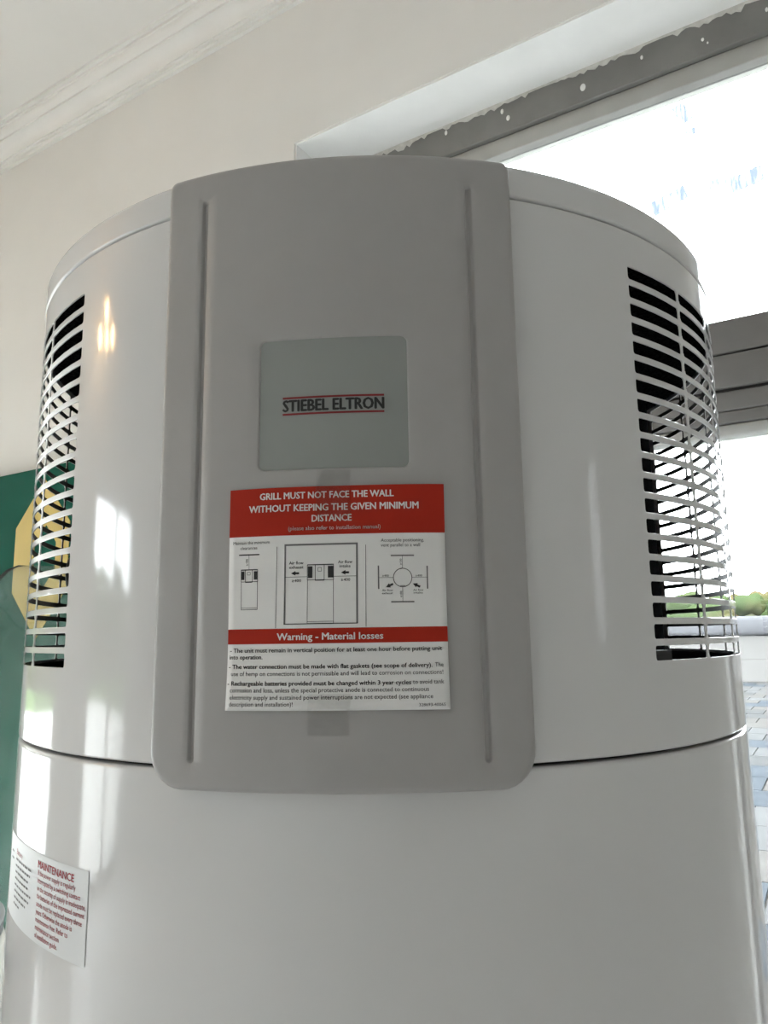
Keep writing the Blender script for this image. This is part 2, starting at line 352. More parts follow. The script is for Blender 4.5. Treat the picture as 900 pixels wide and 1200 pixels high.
def canopy(name, pts, label, seed, h0, h1, depth):
    rnd = random.Random(seed); b = bmesh.new()
    for (x, y) in pts:
        for _ in range(7):
            r = rnd.uniform(0.8, 2.2)
            mtx = Matrix.Translation((x+rnd.uniform(-2, 2), y+rnd.uniform(0, depth), rnd.uniform(h0, h1)-r)) @ Matrix.Diagonal((r*1.2, r*1.2, r, 1))
            bmesh.ops.create_icosphere(b, subdivisions=2, radius=1, matrix=mtx)
    for v in b.verts: v.co += Vector((rnd.uniform(-.2, .2), rnd.uniform(-.2, .2), rnd.uniform(-.25, .25)))
    me = bpy.data.meshes.new(name); b.to_mesh(me); b.free(); me.materials.append(MATS['hill_trees']); me.polygons.foreach_set('use_smooth', [True]*len(me.polygons))
    o = link(name, me, None, (0, 0, 0)); tag(o, label, 'trees', kind='stuff'); return o
canopy('hillside_trees', [(x, 66) for x in range(-60, 61, 2)], 'hazy wooded hillside beyond the terrace parapet', 5, 2.0, 4.9, 16)
canopy('garden_trees', [(-26, y) for y in range(-50, 10, 3)], 'trees in the garden beyond the glazed door', 6, 1.2, 4.4, 3)

# ------------------------------------------------------------------ water heater
A27 = math.radians(27); CA, SA = math.cos(A27), math.sin(A27)
ZS = 1.135; R = 0.345
ZL, ZGT, ZGB = 0.3769, 0.3474, 0.0595
def H(x, y, z): return (CA*x-SA*y, SA*x+CA*y, z+ZS)
def cp(th, z, r=R): return H(r*math.sin(th), -r*math.cos(th), z)
heater = empty('water_heater', (0, 0, 0), 'tall white cylindrical heat pump water heater with grey control panel and air grilles', 'water heater')
G0, RIB0, RSP = 0.6476, 0.8500, 0.2046
G1 = RIB0+4*RSP+(RIB0-G0)
def arc(a, b, step): n = max(1, math.ceil((b-a)/step)); return [a+(b-a)*i/n for i in range(n+1)]
def ring_shell(name, profile, material, parent=heater, n=240, **k):
    v = []; f = []; kk = len(profile)
    for i in range(n):
        for r, z in profile: v.append(cp(2*PI*i/n, z, r))
    for i in range(n):
        j = (i+1) % n
        for q in range(kk-1): f.append((i*kk+q, j*kk+q, j*kk+q+1, i*kk+q+1))
    return mesh(name, v, f, material, parent, smooth=True, **k)
# tank
rim = [(R-0.012, -0.0012), (R-0.003, -0.0012)]+[(R-0.003+0.003*math.sin(a), -0.0042+0.003*math.cos(a)) for a in [PI/2*i/6 for i in range(1, 7)]]
tank = ring_shell('tank', rim+[(R, -0.0052), (R, -0.30), (R, -0.70), (R, 0.06-ZS), (R-0.01, 0.05-ZS), (R-0.02, 0.05-ZS)], 'white_enamel', sharp=50)
ring_shell('base_ring', [(R-0.02, 0.055-ZS), (R-0.02, 0.0-ZS), (R-0.05, 0.0-ZS)], 'base_plastic', sharp=40)
ring_shell('joint_gasket', [(R-0.008, -0.01), (R-0.008, 0.012)], 'dark_gap')
# upper casing with openings for the two grilles
TH = arc(-G0, G0, 0.03)[:-1]+arc(G0, G1, 0.03)[:-1]+arc(G1, 2*PI-G1, 0.03)[:-1]+arc(2*PI-G1, 2*PI-G0, 0.03)[:-1]
pro = [(R-0.008, 0.0012), (R-0.0012, 0.0012), (R, 0.0024), (R, ZGB), (R, ZGT), (R, ZL-0.0016), (R-0.001, ZL-0.0007), (R-0.008, ZL-0.0007)]
v = []; f = []; kk = len(pro); n = len(TH)
for t in TH:
    for r, z in pro: v.append(cp(t, z, r))
for i in range(n):
    j = (i+1) % n; tm = TH[i]+0.005
    hole = G0 < tm < G1 or 2*PI-G1 < tm < 2*PI-G0
    for q in range(kk-1):
        if hole and q == 3: continue
        f.append((i*kk+q, j*kk+q, j*kk+q+1, i*kk+q+1))
casing = mesh('upper_casing', v, f, 'white_enamel', heater, smooth=True, sharp=30)
sd = casing.modifiers.new('sheet', 'SOLIDIFY'); sd.thickness = 0.0012; sd.offset = -1
es_ = casing.modifiers.new('crisp_edges', 'EDGE_SPLIT'); es_.split_angle = math.radians(30)
ring_shell('lid_gasket', [(R-0.006, ZL-0.01), (R-0.006, ZL+0.01)], 'dark_gap')
RL = R+0.0006
lid = [(R-0.008, ZL+0.0003), (RL-0.0012, ZL+0.0003), (RL, ZL+0.0015), (RL, ZL+0.0025), (RL, ZL+0.0185), (RL, ZL+0.020)]+[(RL-0.006+0.006*math.cos(a), ZL+0.020+0.006*math.sin(a)) for a in [PI/2*i/6 for i in range(1, 7)]]
lid += [(0.25, ZL+0.030), (0.12, ZL+0.034), (0.001, ZL+0.035)]
ring_shell('lid', lid, 'white_enamel', sharp=50)

# grilles: border strips with rounded corners, five upright ribs, nineteen curved slats each
SL = 0.0046; PITCH = (ZGT-ZGB+SL)/20; FL = 0.0022; RW = 0.0034; ST = 0.0012
ribs = [RIB0+RSP*i for i in range(5)]
edges = [G0]+[x for r_ in ribs for x in (r_-RW/2/R, r_+RW/2/R)]+[G1]
def flare(th):
    d = min(abs(th-e_) for e_ in edges)*R
    for r_ in ribs:
        if abs(th-r_) < RW/2/R: d = 0
    return 0.0 if d >= FL else FL-math.sqrt(max(0, FL*FL-(FL-d)**2))
st = set(arc(G0, G1, 0.05))
for e_ in edges:
    for q in (0, 0.12, 0.3, 0.55, 0.8, 1.0):
        for s_ in (-1, 1):
            t = e_+s_*q*FL/R
            if G0 <= t <= G1: st.add(t)
st = sorted(st); st = [t for i, t in enumerate(st) if i == 0 or t-st[i-1] > 1e-5]
def slat_geo(sgn, top, bot):
    """curved bar: half heights above and below its centre line, with fillets into the ribs"""
    v = []; f = []; c = 0.0003
    for t in st:
        fl = flare(t); a = top(fl); b = bot(fl)
        for r, z in [(R, a-c), (R-c, a), (R-ST, a), (R-ST, -b), (R-c, -b), (R, -b+c)]: v.append(cp(sgn*t, z, r))
    for i in range(len(st)-1):
        for q in range(6): f.append((i*6+q, i*6+(q+1) % 6, (i+1)*6+(q+1) % 6, (i+1)*6+q))
    f += [tuple(range(6)), tuple((len(st)-1)*6+q for q in range(5, -1, -1))]
    return v, f
def dark_inside(me, dz):
    for q in me.polygons:
        if all(math.hypot(me.vertices[i].co.x, me.vertices[i].co.y) < R-ST+0.00025 for i in q.vertices): q.material_index = 1
def bake(name, v, f, m_):
    me = bpy.data.meshes.new(name); me.from_pydata([tuple(Vector(q)-Vector((0, 0, ZS))) for q in v], [], f)
    b = bmesh.new(); b.from_mesh(me); bmesh.ops.recalc_face_normals(b, faces=b.faces); b.to_mesh(me); b.free()
    me.materials.append(MATS[m_]); me.materials.append(MATS['cable_black']); dark_inside(me, 0); me.polygons.foreach_set('use_smooth', [True]*len(me.polygons)); me.set_sharp_from_angle(angle=math.radians(30)); return me
for sgn in (1, -1):
    def border(zc, top, bot, par, nm):
        v, f = slat_geo(sgn, top, bot)
        return mesh(nm, [(x, y, z+zc) for x, y, z in v], f, 'white_enamel', par, smooth=True, sharp=30, recalc=True)
    grille = border(ZGT, lambda fl: 0.0015, lambda fl: 0.0001+fl, heater, 'grille')
    border(ZGB, lambda fl: 0.0001+fl, lambda fl: 0.0015, grille, 'lower_border')
    v, f = slat_geo(sgn, lambda fl: SL/2+fl, lambda fl: SL/2+fl); me = bake('slat', v, f, 'white_enamel')
    for i in range(19):
        o = bpy.data.objects.new('slat', me); COL.objects.link(o); o.parent = grille
        o.location = (0, 0, ZS+ZGB-SL/2+PITCH*(i+1))
    for r_ in ribs:
        v = []; f = []; c = 0.0003; hw = RW/2/R; z0, z1 = ZGB-0.001, ZGT+0.001; cc = c/R
        sec = [(r_-hw+cc, R-0.0002), (r_+hw-cc, R-0.0002), (r_+hw, R-0.0002-c), (r_+hw, R-ST+0.0001), (r_-hw, R-ST+0.0001), (r_-hw, R-0.0002-c)]
        for z in (z0, z1):
            for t, r in sec: v.append(cp(sgn*t, z, r))
        f = [(q, (q+1) % 6, 6+(q+1) % 6, 6+q) for q in range(6)]+[tuple(range(6)), tuple(range(11, 5, -1))]
        dark_inside(mesh('rib', v, f, ['white_enamel', 'cable_black'], grille, recalc=True).data, 0)
    # dark foam lined air duct behind the grille
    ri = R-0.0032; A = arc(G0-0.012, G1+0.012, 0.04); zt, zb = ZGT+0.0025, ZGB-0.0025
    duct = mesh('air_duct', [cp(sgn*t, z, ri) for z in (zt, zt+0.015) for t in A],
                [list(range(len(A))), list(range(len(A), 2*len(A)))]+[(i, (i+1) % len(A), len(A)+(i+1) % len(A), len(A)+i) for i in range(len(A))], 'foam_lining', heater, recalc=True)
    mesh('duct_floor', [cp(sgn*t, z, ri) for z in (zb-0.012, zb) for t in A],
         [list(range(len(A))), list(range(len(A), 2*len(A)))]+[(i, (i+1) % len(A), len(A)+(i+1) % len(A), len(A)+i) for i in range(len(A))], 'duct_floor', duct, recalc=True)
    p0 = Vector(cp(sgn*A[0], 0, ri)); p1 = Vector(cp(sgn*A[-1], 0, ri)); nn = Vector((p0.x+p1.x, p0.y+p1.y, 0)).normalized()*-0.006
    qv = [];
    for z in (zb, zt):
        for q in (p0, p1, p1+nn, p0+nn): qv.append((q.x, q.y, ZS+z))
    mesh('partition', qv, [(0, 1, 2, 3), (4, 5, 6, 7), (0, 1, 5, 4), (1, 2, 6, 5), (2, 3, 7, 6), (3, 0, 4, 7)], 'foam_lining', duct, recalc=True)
    if sgn == 1:   # small cable clip on the duct floor
        b = Geo(); q0 = 0.80
        def cl(t0, t1, r0, r1, z0, z1):
            vv = [cp(t, z, r) for z in (z0, z1) for r in (r0, r1) for t in (t0, t1)]
            b.add(vv, [(0, 2, 3, 1), (4, 5, 7, 6), (0, 1, 5, 4), (2, 6, 7, 3), (0, 4, 6, 2), (1, 3, 7, 5)])
        cl(0.735, 0.80, 0.300, 0.325, zb, ZGB+0.006); b.out('clip', 'cable_black', duct, recalc=True)
    else:          # loop of thin black cable
        b = Geo(); b.tube([cp(-1.30-0.04*math.cos(a), 0.145+0.014*math.sin(a), 0.318) for a in [0.6+5.2*i/24 for i in range(25)]], 0.0022); b.out('cable_loop', 'cable_black', duct, smooth=True)

# ---- grey front panel, bent round the casing
RP = 0.36674; YC = -(R+0.01336)+RP
def pm_(u, z, off=0.0):
    a = u/RP; r = RP+off; return H(r*math.sin(a), YC-r*math.cos(a), z)
def rrect(x0, y0, x1, y1, rb, rt, n=8, step=0.008):
    """rounded rectangle, bottom corner radius rb, top rt"""
    pts = []
    for cx, cy, r, a0 in [(x1-rb, y0+rb, rb, -PI/2), (x1-rt, y1-rt, rt, 0), (x0+rt, y1-rt, rt, PI/2), (x0+rb, y0+rb, rb, PI)]:
        for i in range(n+1):
            a = a0+PI/2*i/n; pts.append((cx+r*math.cos(a), cy+r*math.sin(a)))
    out = []
    for i, p in enumerate(pts):
        q = pts[(i+1) % len(pts)]; d = math.hypot(q[0]-p[0], q[1]-p[1]); k = max(1, math.ceil(d/step))
        out += [(p[0]+(q[0]-p[0])*j/k, p[1]+(q[1]-p[1])*j/k) for j in range(k)]
    return out
def bent_sheet(name, loops, material, parent, holes=(), mapf=pm_, grid=0.008, base=0.0, cut=(), **k):
    """loops: [(outline points, offset)], triangulated as one height field"""
    P = []; E = []; O = []
    for pts, off in loops:
        n0 = len(P); P += [Vector(p) for p in pts]; O += [off]*len(pts); E += [(n0+i, n0+(i+1) % len(pts)) for i in range(len(pts))]
    vs, es, fs, ov, oe, of = delaunay_2d_cdt(P, E, [], 1, 1e-7)
    offs = []
    for i, q in enumerate(vs):
        offs.append(O[ov[i][0]] if ov[i] else base)
    V = [mapf(q.x, q.y, offs[i]) for i, q in enumerate(vs)]
    F = []
    for t in fs:
        c = sum((vs[i] for i in t), Vector((0, 0)))/len(t)
        if any(h[0] < c.x < h[2] and h[1] < c.y < h[3] and h[4](c) for h in cut): continue
        F.append(t)
    return V, F
def inside(poly, c):
    r = False; n = len(poly)
    for i in range(n):
        (x0, y0), (x1, y1) = poly[i], poly[(i+1) % n]
        if (y0 > c[1]) != (y1 > c[1]) and c[0] < (x1-x0)*(c[1]-y0)/(y1-y0)+x0: r = not r
    return r
U, Z0, Z1 = 0.1205, -0.0104, 0.3941
def panel_loop(i_): return rrect(-U+i_, Z0+i_, U-i_, Z1-i_, 0.022-i_*0.5, 0.0062-i_*0.6)
loops = [(panel_loop(0.0), -0.0035), (panel_loop(0.0008), -0.0019), (panel_loop(0.0018), -0.0008), (panel_loop(0.0032), -0.00015), (panel_loop(0.0045), 0.0)]
GU = 0.0895
for s_ in (-1, 1):
    for w_, off in [(0.0026, 0.0), (0.0021, -0.0005), (0.0017, -0.0018), (0.0012, -0.0026)]:
        loops.append((rrect(s_*GU-w_, 0.0078-w_, s_*GU+w_, 0.370+w_, w_*0.98, w_*0.98, n=5, step=0.012), off))
DX0, DX1, DZ0, DZ1_ = -0.0475, 0.0465, 0.1812, 0.2660
for w_, off in [(0.0012, 0.0), (0.0005, -0.0002), (0.0, -0.0012)]:
    loops.append((rrect(DX0-w_, DZ0-w_, DX1+w_, DZ1_+w_, 0.0042+w_, 0.0042+w_), off))
hole = rrect(DX0, DZ0, DX1, DZ1_, 0.0042, 0.0042)
# interior support points on a grid keep the bend smooth
gp = []
for i in range(-14, 15):
    for j in range(0, 51):
        u, z = i*0.008, -0.002+j*0.0079
        if abs(u) < U-0.006 and z < Z1-0.006 and not (abs(abs(u)-GU) < 0.0036) and not (DX0-0.003 < u < DX1+0.003 and DZ0-0.003 < z < DZ1_+0.003) and inside(panel_loop(0.006), (u, z)):
            gp.append((u, z))
P = []; E_ = []; O = []
for pts, off in loops:
    n0 = len(P); P += [Vector(p) for p in pts]; O += [off]*len(pts); E_ += [(n0+i, n0+(i+1) % len(pts)) for i in range(len(pts))]
P += [Vector(p) for p in gp]; O += [0.0]*len(gp)
vs, es, fs, ov, oe, of = delaunay_2d_cdt(P, E_, [], 1, 1e-8)
offs = [O[ov[i][0]] if ov[i] else 0.0 for i in range(len(vs))]
V = [pm_(q.x, q.y, offs[i]) for i, q in enumerate(vs)]
Fc = []
for t in fs:
    c = sum((vs[i] for i in t), Vector((0, 0)))/len(t)
    if inside(hole, c): continue
    Fc.append(list(t))
# skirt back to the casing
ol = panel_loop(0.0); n0 = len(V); n = len(ol)
V += [pm_(u, z, -0.0035) for u, z in ol]
def back(u, z):
    a = u/RP; p = Vector((math.sin(a)*RP, YC-math.cos(a)*RP)); r = max(R-0.0005, p.length-0.018) if z > -0.004 else p.length-0.012
    d = p.normalized(); q = d*min(r, p.length-0.004); return H(q.x, q.y, z)
V += [back(u, z) for u, z in ol]
Fc += [(n0+i, n0+n+i, n0+n+(i+1) % n, n0+(i+1) % n) for i in range(n)]
panel = mesh('front_panel', V, Fc, 'grey_panel', heater, smooth=True, sharp=55, recalc=False)
panel['label'] = 'matt grey curved front panel'
b = bmesh.new(); b.from_mesh(panel.data); bmesh.ops.remove_doubles(b, verts=b.verts[:], dist=1e-6); bmesh.ops.recalc_face_normals(b, faces=b.faces); b.to_mesh(panel.data); b.free()

def patch(name, outline, off, material, parent, mapf=pm_, grid=0.008, smooth=True, offf=None, thick=0.0, edge_off=None):
    """thin sheet lying on a bent surface"""
    xs = [p[0] for p in outline]; ys = [p[1] for p in outline]; gp = []
    nx = max(1, int((max(xs)-min(xs))/grid)); ny = max(1, int((max(ys)-min(ys))/grid))
    for i in range(1, nx):
        for j in range(1, ny):
            p = (min(xs)+(max(xs)-min(xs))*i/nx, min(ys)+(max(ys)-min(ys))*j/ny)
            if inside(outline, p): gp.append(p)
    n = len(outline)
    vs, es, fs, ov, oe, of = delaunay_2d_cdt([Vector(p) for p in outline+gp], [(i, (i+1) % n) for i in range(n)], [], 1, 1e-8)
    F = [list(t) for t in fs if inside(outline, sum((vs[i] for i in t), Vector((0, 0)))/len(t))]
    V = [mapf(q.x, q.y, off+(offf(q.x, q.y) if offf else 0)) for q in vs]
    o = mesh(name, V, F, material, parent, smooth=smooth, sharp=60)
    if thick:
        sd = o.modifiers.new('thickness', 'SOLIDIFY'); sd.thickness = thick; sd.offset = -1
    return o
disp = patch('display_cover', hole, -0.0011, 'display_film', panel); disp['label'] = 'dull grey-green display window with the maker name'

# ---- lettering
def text2d(body):
    c = bpy.data.curves.new('t', 'FONT'); c.body = body; c.size = 1.0; c.resolution_u = 2; c.fill_mode = 'FRONT'
    o = bpy.data.objects.new('t', c); COL.objects.link(o)
    dg = bpy.context.evaluated_depsgraph_get(); me = o.evaluated_get(dg).to_mesh()
    v = [(q.co.x, q.co.y) for q in me.vertices]; f = [tuple(p.vertices) for p in me.polygons]
    o.evaluated_get(dg).to_mesh_clear(); bpy.data.objects.remove(o); bpy.data.curves.remove(c); return v, f
_cap = text2d('H'); CAP = max(y for x, y in _cap[0])
class Print:
    def __init__(s, mapf, off): s.m = mapf; s.o = off; s.v = []; s.f = []
    def put(s, pts, faces):
        n = len(s.v); s.v += [s.m(x, y, s.o) for x, y in pts]; s.f += [[i+n for i in q] for q in faces]
    def text(s, body, x0, x1, base, cap, bold=0.0, rot=None):
        v, f = text2d(body); a = min(x for x, y in v); b = max(x for x, y in v); k = (x1-x0)/(b-a); h = cap/CAP
        pts = [(x0+(x-a)*k, base+y*h) for x, y in v]
        cps = [pts]
        if bold:
            e = bold*h*0.9; cps = [[(x+dx, y+dy) for x, y in pts] for dx, dy in ((-e, 0), (e, 0), (0, e*0.6), (0, -e*0.6))]
        if rot: cps = [[(rot[0]-(y-base), rot[1]+(x-(x0+x1)/2)) for x, y in q_] for q_ in cps]
        for q_ in cps: s.put(q_, f)
    def rect(s, x0, y0, x1, y1):
        n = max(1, int(abs(x1-x0)/0.006)); pts = []
        for i in range(n+1): x = x0+(x1-x0)*i/n; pts += [(x, y0), (x, y1)]
        s.put(pts, [(2*i, 2*i+2, 2*i+3, 2*i+1) for i in range(n)])
    def line(s, x0, y0, x1, y1, w_):
        d = Vector((x1-x0, y1-y0)); k = max(1, int(d.length/0.006)); q = Vector((-d.y, d.x)).normalized()*w_/2; pts = []
        for i in range(k+1): p = Vector((x0, y0))+d*i/k; pts += [tuple(p-q), tuple(p+q)]
        s.put(pts, [(2*i, 2*i+2, 2*i+3, 2*i+1) for i in range(k)])
    def frame(s, x0, y0, x1, y1, w_):
        s.line(x0, y0, x1, y0, w_); s.line(x0, y1, x1, y1, w_); s.line(x0, y0, x0, y1, w_); s.line(x1, y0, x1, y1, w_)
    def arrow(s, x0, y0, x1, y1, w_):
        d = (Vector((x1, y1))-Vector((x0, y0))); L = d.length; d.normalize(); q = Vector((-d.y, d.x)); a = Vector((x0, y0)); m1 = a+d*L*0.45; t = Vector((x1, y1))
        pts = [a-q*w_*0.28, m1-q*w_*0.28, m1-q*w_*0.62, t, m1+q*w_*0.62, m1+q*w_*0.28, a+q*w_*0.28]
        s.put([tuple(p) for p in pts], [(0, 1, 5, 6), (2, 3, 4)])
    def out(s, name, material, parent): return mesh(name, s.v, s.f, material, parent)
p = Print(pm_, -0.0008); p.text('STIEBEL ELTRON', -0.0322, 0.0315, 0.2186, 0.0072, bold=0.045); p.out('logo_lettering', 'print_black', panel)
p = Print(pm_, -0.0008); p.rect(-0.0325, 0.2267, 0.0318, 0.2280); p.rect(-0.0325, 0.2161, 0.0318, 0.2174); p.out('logo_bar', 'logo_red', panel)

# ---- maintenance label on the tank
def tm_(u, z, off=0.0): return cp(u/R, z, R+off)
lab = patch('maintenance_label', rrect(-0.965*R, -0.1275, -0.514*R, -0.0697, 0.0006, 0.0006, n=2), 0.0004, 'label_paper', heater, mapf=tm_)
lab['label'] = 'pale sticker with red maintenance text'
p = Print(tm_, 0.0007); p.text('MAINTENANCE', -0.711*R, -0.560*R, -0.0788, 0.0047, bold=0.03)
for i, (s_, e_) in enumerate([('If the power supply is regularly', -0.553), ('interrupted by a switching contact', -0.536), ('or the security of supply is inadequate,', -0.518), ('the batteries of the impressed current', -0.521), ('anode must be replaced every three', -0.527), ('years. Otherwise the anode is', -0.559), ('maintenance free. Refer to', -0.572), ('maintenance section', -0.603), ('of installation guide.', -0.608)]):
    p.text(s_, -0.709*R, e_*R, -0.0836-0.00505*i, 0.0033, bold=0.012)
p.out('label_print', 'print_red', lab)['kind'] = 'stuff'
p = Print(tm_, 0.0007); p.text('Battery', -0.868*R, -0.815*R, -0.0808, 0.0038); p.out('label_heading', 'print_red', lab)
p = Print(tm_, 0.0007); rnd = random.Random(2)
for i, e_ in enumerate([-0.745, -0.755, -0.765, -0.765, -0.745, -0.755, -0.775, -0.82]):
    x = -0.872*R; z = -0.0850-0.0044*i
    while x < e_*R:
        l_ = rnd.uniform(0.003, 0.008); p.rect(x, z, min(x+l_, e_*R), z+0.0014); x += l_+0.0012
for i in range(2): p.rect(-0.93*R, -0.0825-0.005*i, -0.905*R, -0.0812-0.005*i)
p.out('small_print', 'print_grey', lab)

# ------------------------------------------------------------------ paper warning notice taped to the panel
SU0, SZ1, SW, SH = -0.0655, 0.1697, 0.1325, 0.133
def sheet_off(u, z):
    x = (u-SU0)/SW; y = (SZ1-z)/SH
    o = 0.0012+0.0006*math.sin(x*9+y*2)*math.sin(y*5+1)
    o += 0.006*max(0, y-0.72)**1.5*(1+0.8*math.sin(x*7+0.6))*abs(x-0.45)*3   # bottom corners lift off
    o += 0.012*max(0, x-0.74)*max(0, 0.34-y)                                  # curled top right corner
    return o
def nm_(u, z, off=0.0): return pm_(u, z, sheet_off(u, z)+off)
base = Vector(pm_(SU0+SW/2, SZ1-SH, 0.0))
note = empty('warning_notice', tuple(base), 'red and white printed warning notice taped to the grey panel below the display', 'notice')
def S(x, y): return SU0+x*0.001, SZ1-y*0.001        # millimetres from the sheet's top left corner
def srect(x0, y0, x1, y1): a = S(x0, y1); b = S(x1, y0); return rrect(a[0], a[1], b[0], b[1], 0.0002, 0.0002, n=1, step=0.004)
sheet = patch('paper_sheet', srect(0, 0, 132.5, 133), 0.0, 'notice_paper', note, mapf=nm_, grid=0.004)
sheet.modifiers.new('thickness', 'SOLIDIFY').thickness = 0.00015; sheet.modifiers[0].offset = -1
hb = patch('header_band', srect(0, 0, 132.5, 29.8), 0.00012, 'notice_red', note, mapf=nm_, grid=0.004)
wb = patch('warning_band', srect(0, 85.6, 132.5, 94.5), 0.00012, 'notice_red', note, mapf=nm_, grid=0.004)
def ink(off=0.0003): return Print(lambda x, y, o: nm_(x, y, o), off)
class MM:
    """the same printing calls in millimetres on the sheet"""
    def __init__(s, off=0.0003): s.p = ink(off)
    def text(s, body, x0, x1, base_, cap, bold=0.0, rot=None):
        a, z = S(x0, base_); b, _ = S(x1, base_); s.p.text(body, a, b, z, cap*0.001, bold, S(*rot) if rot else None)
    def line(s, x0, y0, x1, y1, w_): s.p.line(*S(x0, y0), *S(x1, y1), w_*0.001)
    def rect(s, x0, y0, x1, y1): s.p.rect(*S(x0, y1), *S(x1, y0))
    def frame(s, x0, y0, x1, y1, w_): s.p.frame(*S(x0, y1), *S(x1, y0), w_*0.001)
    def arrow(s, x0, y0, x1, y1, w_): s.p.arrow(*S(x0, y0), *S(x1, y1), w_*0.001)
    def out(s, *a): return s.p.out(*a)
q = MM(); B = 0.030
q.text('GRILL MUST NOT FACE THE WALL', 19.9, 102, 7.3, 4.0, B); q.text('WITHOUT KEEPING THE GIVEN MINIMUM', 13, 116.8, 15.0, 4.1, B); q.text('DISTANCE', 52.3, 76.4, 21.7, 4.0, B)
q.text('(please also refer to installation manual)', 37.8, 93.9, 26.8, 2.4, 0.006); q.out('header_lettering', 'print_white', hb)
q = MM(); q.text('Warning - Material losses', 31.45, 94.5, 92.3, 3.9, B); q.out('warning_lettering', 'print_white', wb)
q = MM()
q.text('- The unit must remain in vertical position for at least one hour before putting unit', 1.74, 128.85, 99.4, 2.45, 0.026); q.text('into operation.', 1.57, 22.5, 103.3, 2.4, 0.026)
q.text('- The water connection must be made with flat gaskets (see scope of delivery).', 1.3, 122.9, 108.9, 2.45, 0.026); q.text('The', 124.5, 129.4, 108.8, 2.4)
q.text('use of hemp on connections is not permissible and will lead to corrosion on connections!', 2.85, 129.1, 113.0, 2.45)
q.text('- Rechargeable batteries provided must be changed within 3 year cycles', 0.9, 110.3, 118.6, 2.45, 0.026); q.text('to avoid tank', 111.4, 129.4, 118.4, 2.4)
q.text('corrosion and loss, unless the special protective anode is connected to continuous', 2.56, 120.5, 122.5, 2.45)
q.text('electricity supply and sustained power interruptions are not expected (see appliance', 2.56, 122.75, 126.6, 2.45)
q.text('description and installation)!', 2.4, 41.3, 130.5, 2.45); q.text('328693-40065', 114.6, 129.8, 131.0, 1.7); q.out('body_text', 'print_black', note)
# three drawings
def unit(q, x0, x1, y0, ym_, y1, px0, px1, gx):
    q.frame(x0, y0, x1, ym_, 0.35); q.frame(x0+0.1, ym_, x1-0.1, y1, 0.3); q.line(x0, y1-1.1, x1, y1-1.1, 0.25); q.line(x0, y0, x1, y0, 0.6)
    q.frame(px0, y0, px1, ym_+0.35, 0.35); c = (px0+px1)/2; s_ = (px1-px0)*0.2; q.frame(c-s_, y0+2.2*s_/1.0-0.6, c+s_, y0+4.2*s_-0.6, 0.25)
    for a, b_ in gx: q.rect(a, y0+0.9, b_, ym_-1.2)
q = MM(); q.text('Maintain the minimum', 2.8, 26.3, 34.4, 1.9); q.text('clearances', 7.6, 18.5, 37.6, 1.9); q.line(6.7, 40.85, 19.9, 40.85, 0.7); q.line(13.2, 41.2, 13.35, 49.8, 0.2)
q.text('≥100', 10, 14, 45.4, 1.4, 0.01, rot=(12.6, 45.4)); unit(q, 8.2, 18.8, 50.0, 57.2, 74.0, 11.0, 15.4, [(8.4, 10.3), (16.4, 18.6)]); q.line(30.9, 36.5, 30.5, 85.2, 0.3); q.out('clearance_drawing', 'print_black', note)
q = MM(0.00025); q.line(36.1, 35.9, 35.9, 83.0, 1.0); q.line(79.6, 35.9, 79.4, 83.0, 1.1); q.line(35.6, 35.7, 80.1, 35.7, 1.1); q.out('room_outline', 'print_grey', note)
q = MM(); q.line(35.4, 83.0, 79.8, 83.0, 0.5); q.line(36.3, 55.1, 49.7, 55.1, 0.25); q.line(65.6, 55.2, 79.2, 55.2, 0.25)
unit(q, 49.7, 65.5, 48.0, 57.1, 82.8, 54.5, 59.9, [(50.0, 52.8), (62.1, 65.4)])
q.text('Air flow', 38.5, 47.3, 47.5, 1.75, 0.012); q.text('exhaust', 38.6, 47.3, 50.1, 1.75, 0.012); q.text('≥400', 40.3, 45.9, 58.2, 1.7, 0.012); q.text('Air flow', 68.2, 76.8, 47.5, 1.75, 0.012); q.text('intake', 69.1, 75.7, 50.0, 1.75, 0.012); q.text('≥400', 70.1, 75.4, 58.1, 1.7, 0.012)
q.arrow(44.7, 52.9, 39.7, 52.9, 2.2); q.arrow(74.8, 53.0, 70.0, 53.0, 2.2); q.line(84.9, 36.6, 84.6, 85.2, 0.3); q.out('airflow_drawing', 'print_black', note)
q = MM(); q.text('Acceptable positioning,', 94.0, 119.7, 35.0, 1.9); q.text('vent parallel to a wall', 94.0, 117.3, 38.0, 1.9)
for i in range(36): a, b_ = 2*PI*i/36, 2*PI*(i+1)/36; q.line(106.6+5.5*math.cos(a), 56.6+5.5*math.sin(a), 106.6+5.5*math.cos(b_), 56.6+5.5*math.sin(b_), 0.4)
q.line(106.6, 43.6, 106.6, 51, 0.2); q.line(106.5, 62.1, 106.5, 70.6, 0.2); q.line(92.5, 56.5, 101.1, 56.5, 0.2); q.line(112.1, 56.5, 121.1, 56.5, 0.2); q.line(105.3, 51.4, 106.4, 51.0, 0.5); q.line(105.2, 61.4, 108.0, 61.4, 0.3)
q.text('≥400', 94.6, 98.4, 56.0, 1.2, 0.008); q.text('≥400', 114.3, 118.2, 56.1, 1.2, 0.008); q.text('≥100', 104, 107.6, 47, 1.2, 0.008, rot=(106.2, 47.2)); q.text('≥100', 104, 107.6, 66, 1.2, 0.008, rot=(106.1, 66.4))
q.arrow(100.9, 60.3, 96.6, 62.2, 2.2); q.arrow(116.9, 62.2, 112.6, 60.2, 2.2)
q.text('Air flow', 94.3, 100.7, 64.6, 1.2, 0.008); q.text('exhaust', 94.3, 100.7, 66.3, 1.2, 0.008); q.text('Air flow', 112.8, 118.7, 64.6, 1.2, 0.008); q.text('intake', 113.0, 118.4, 66.2, 1.2, 0.008); q.out('positioning_drawing', 'print_black', note)
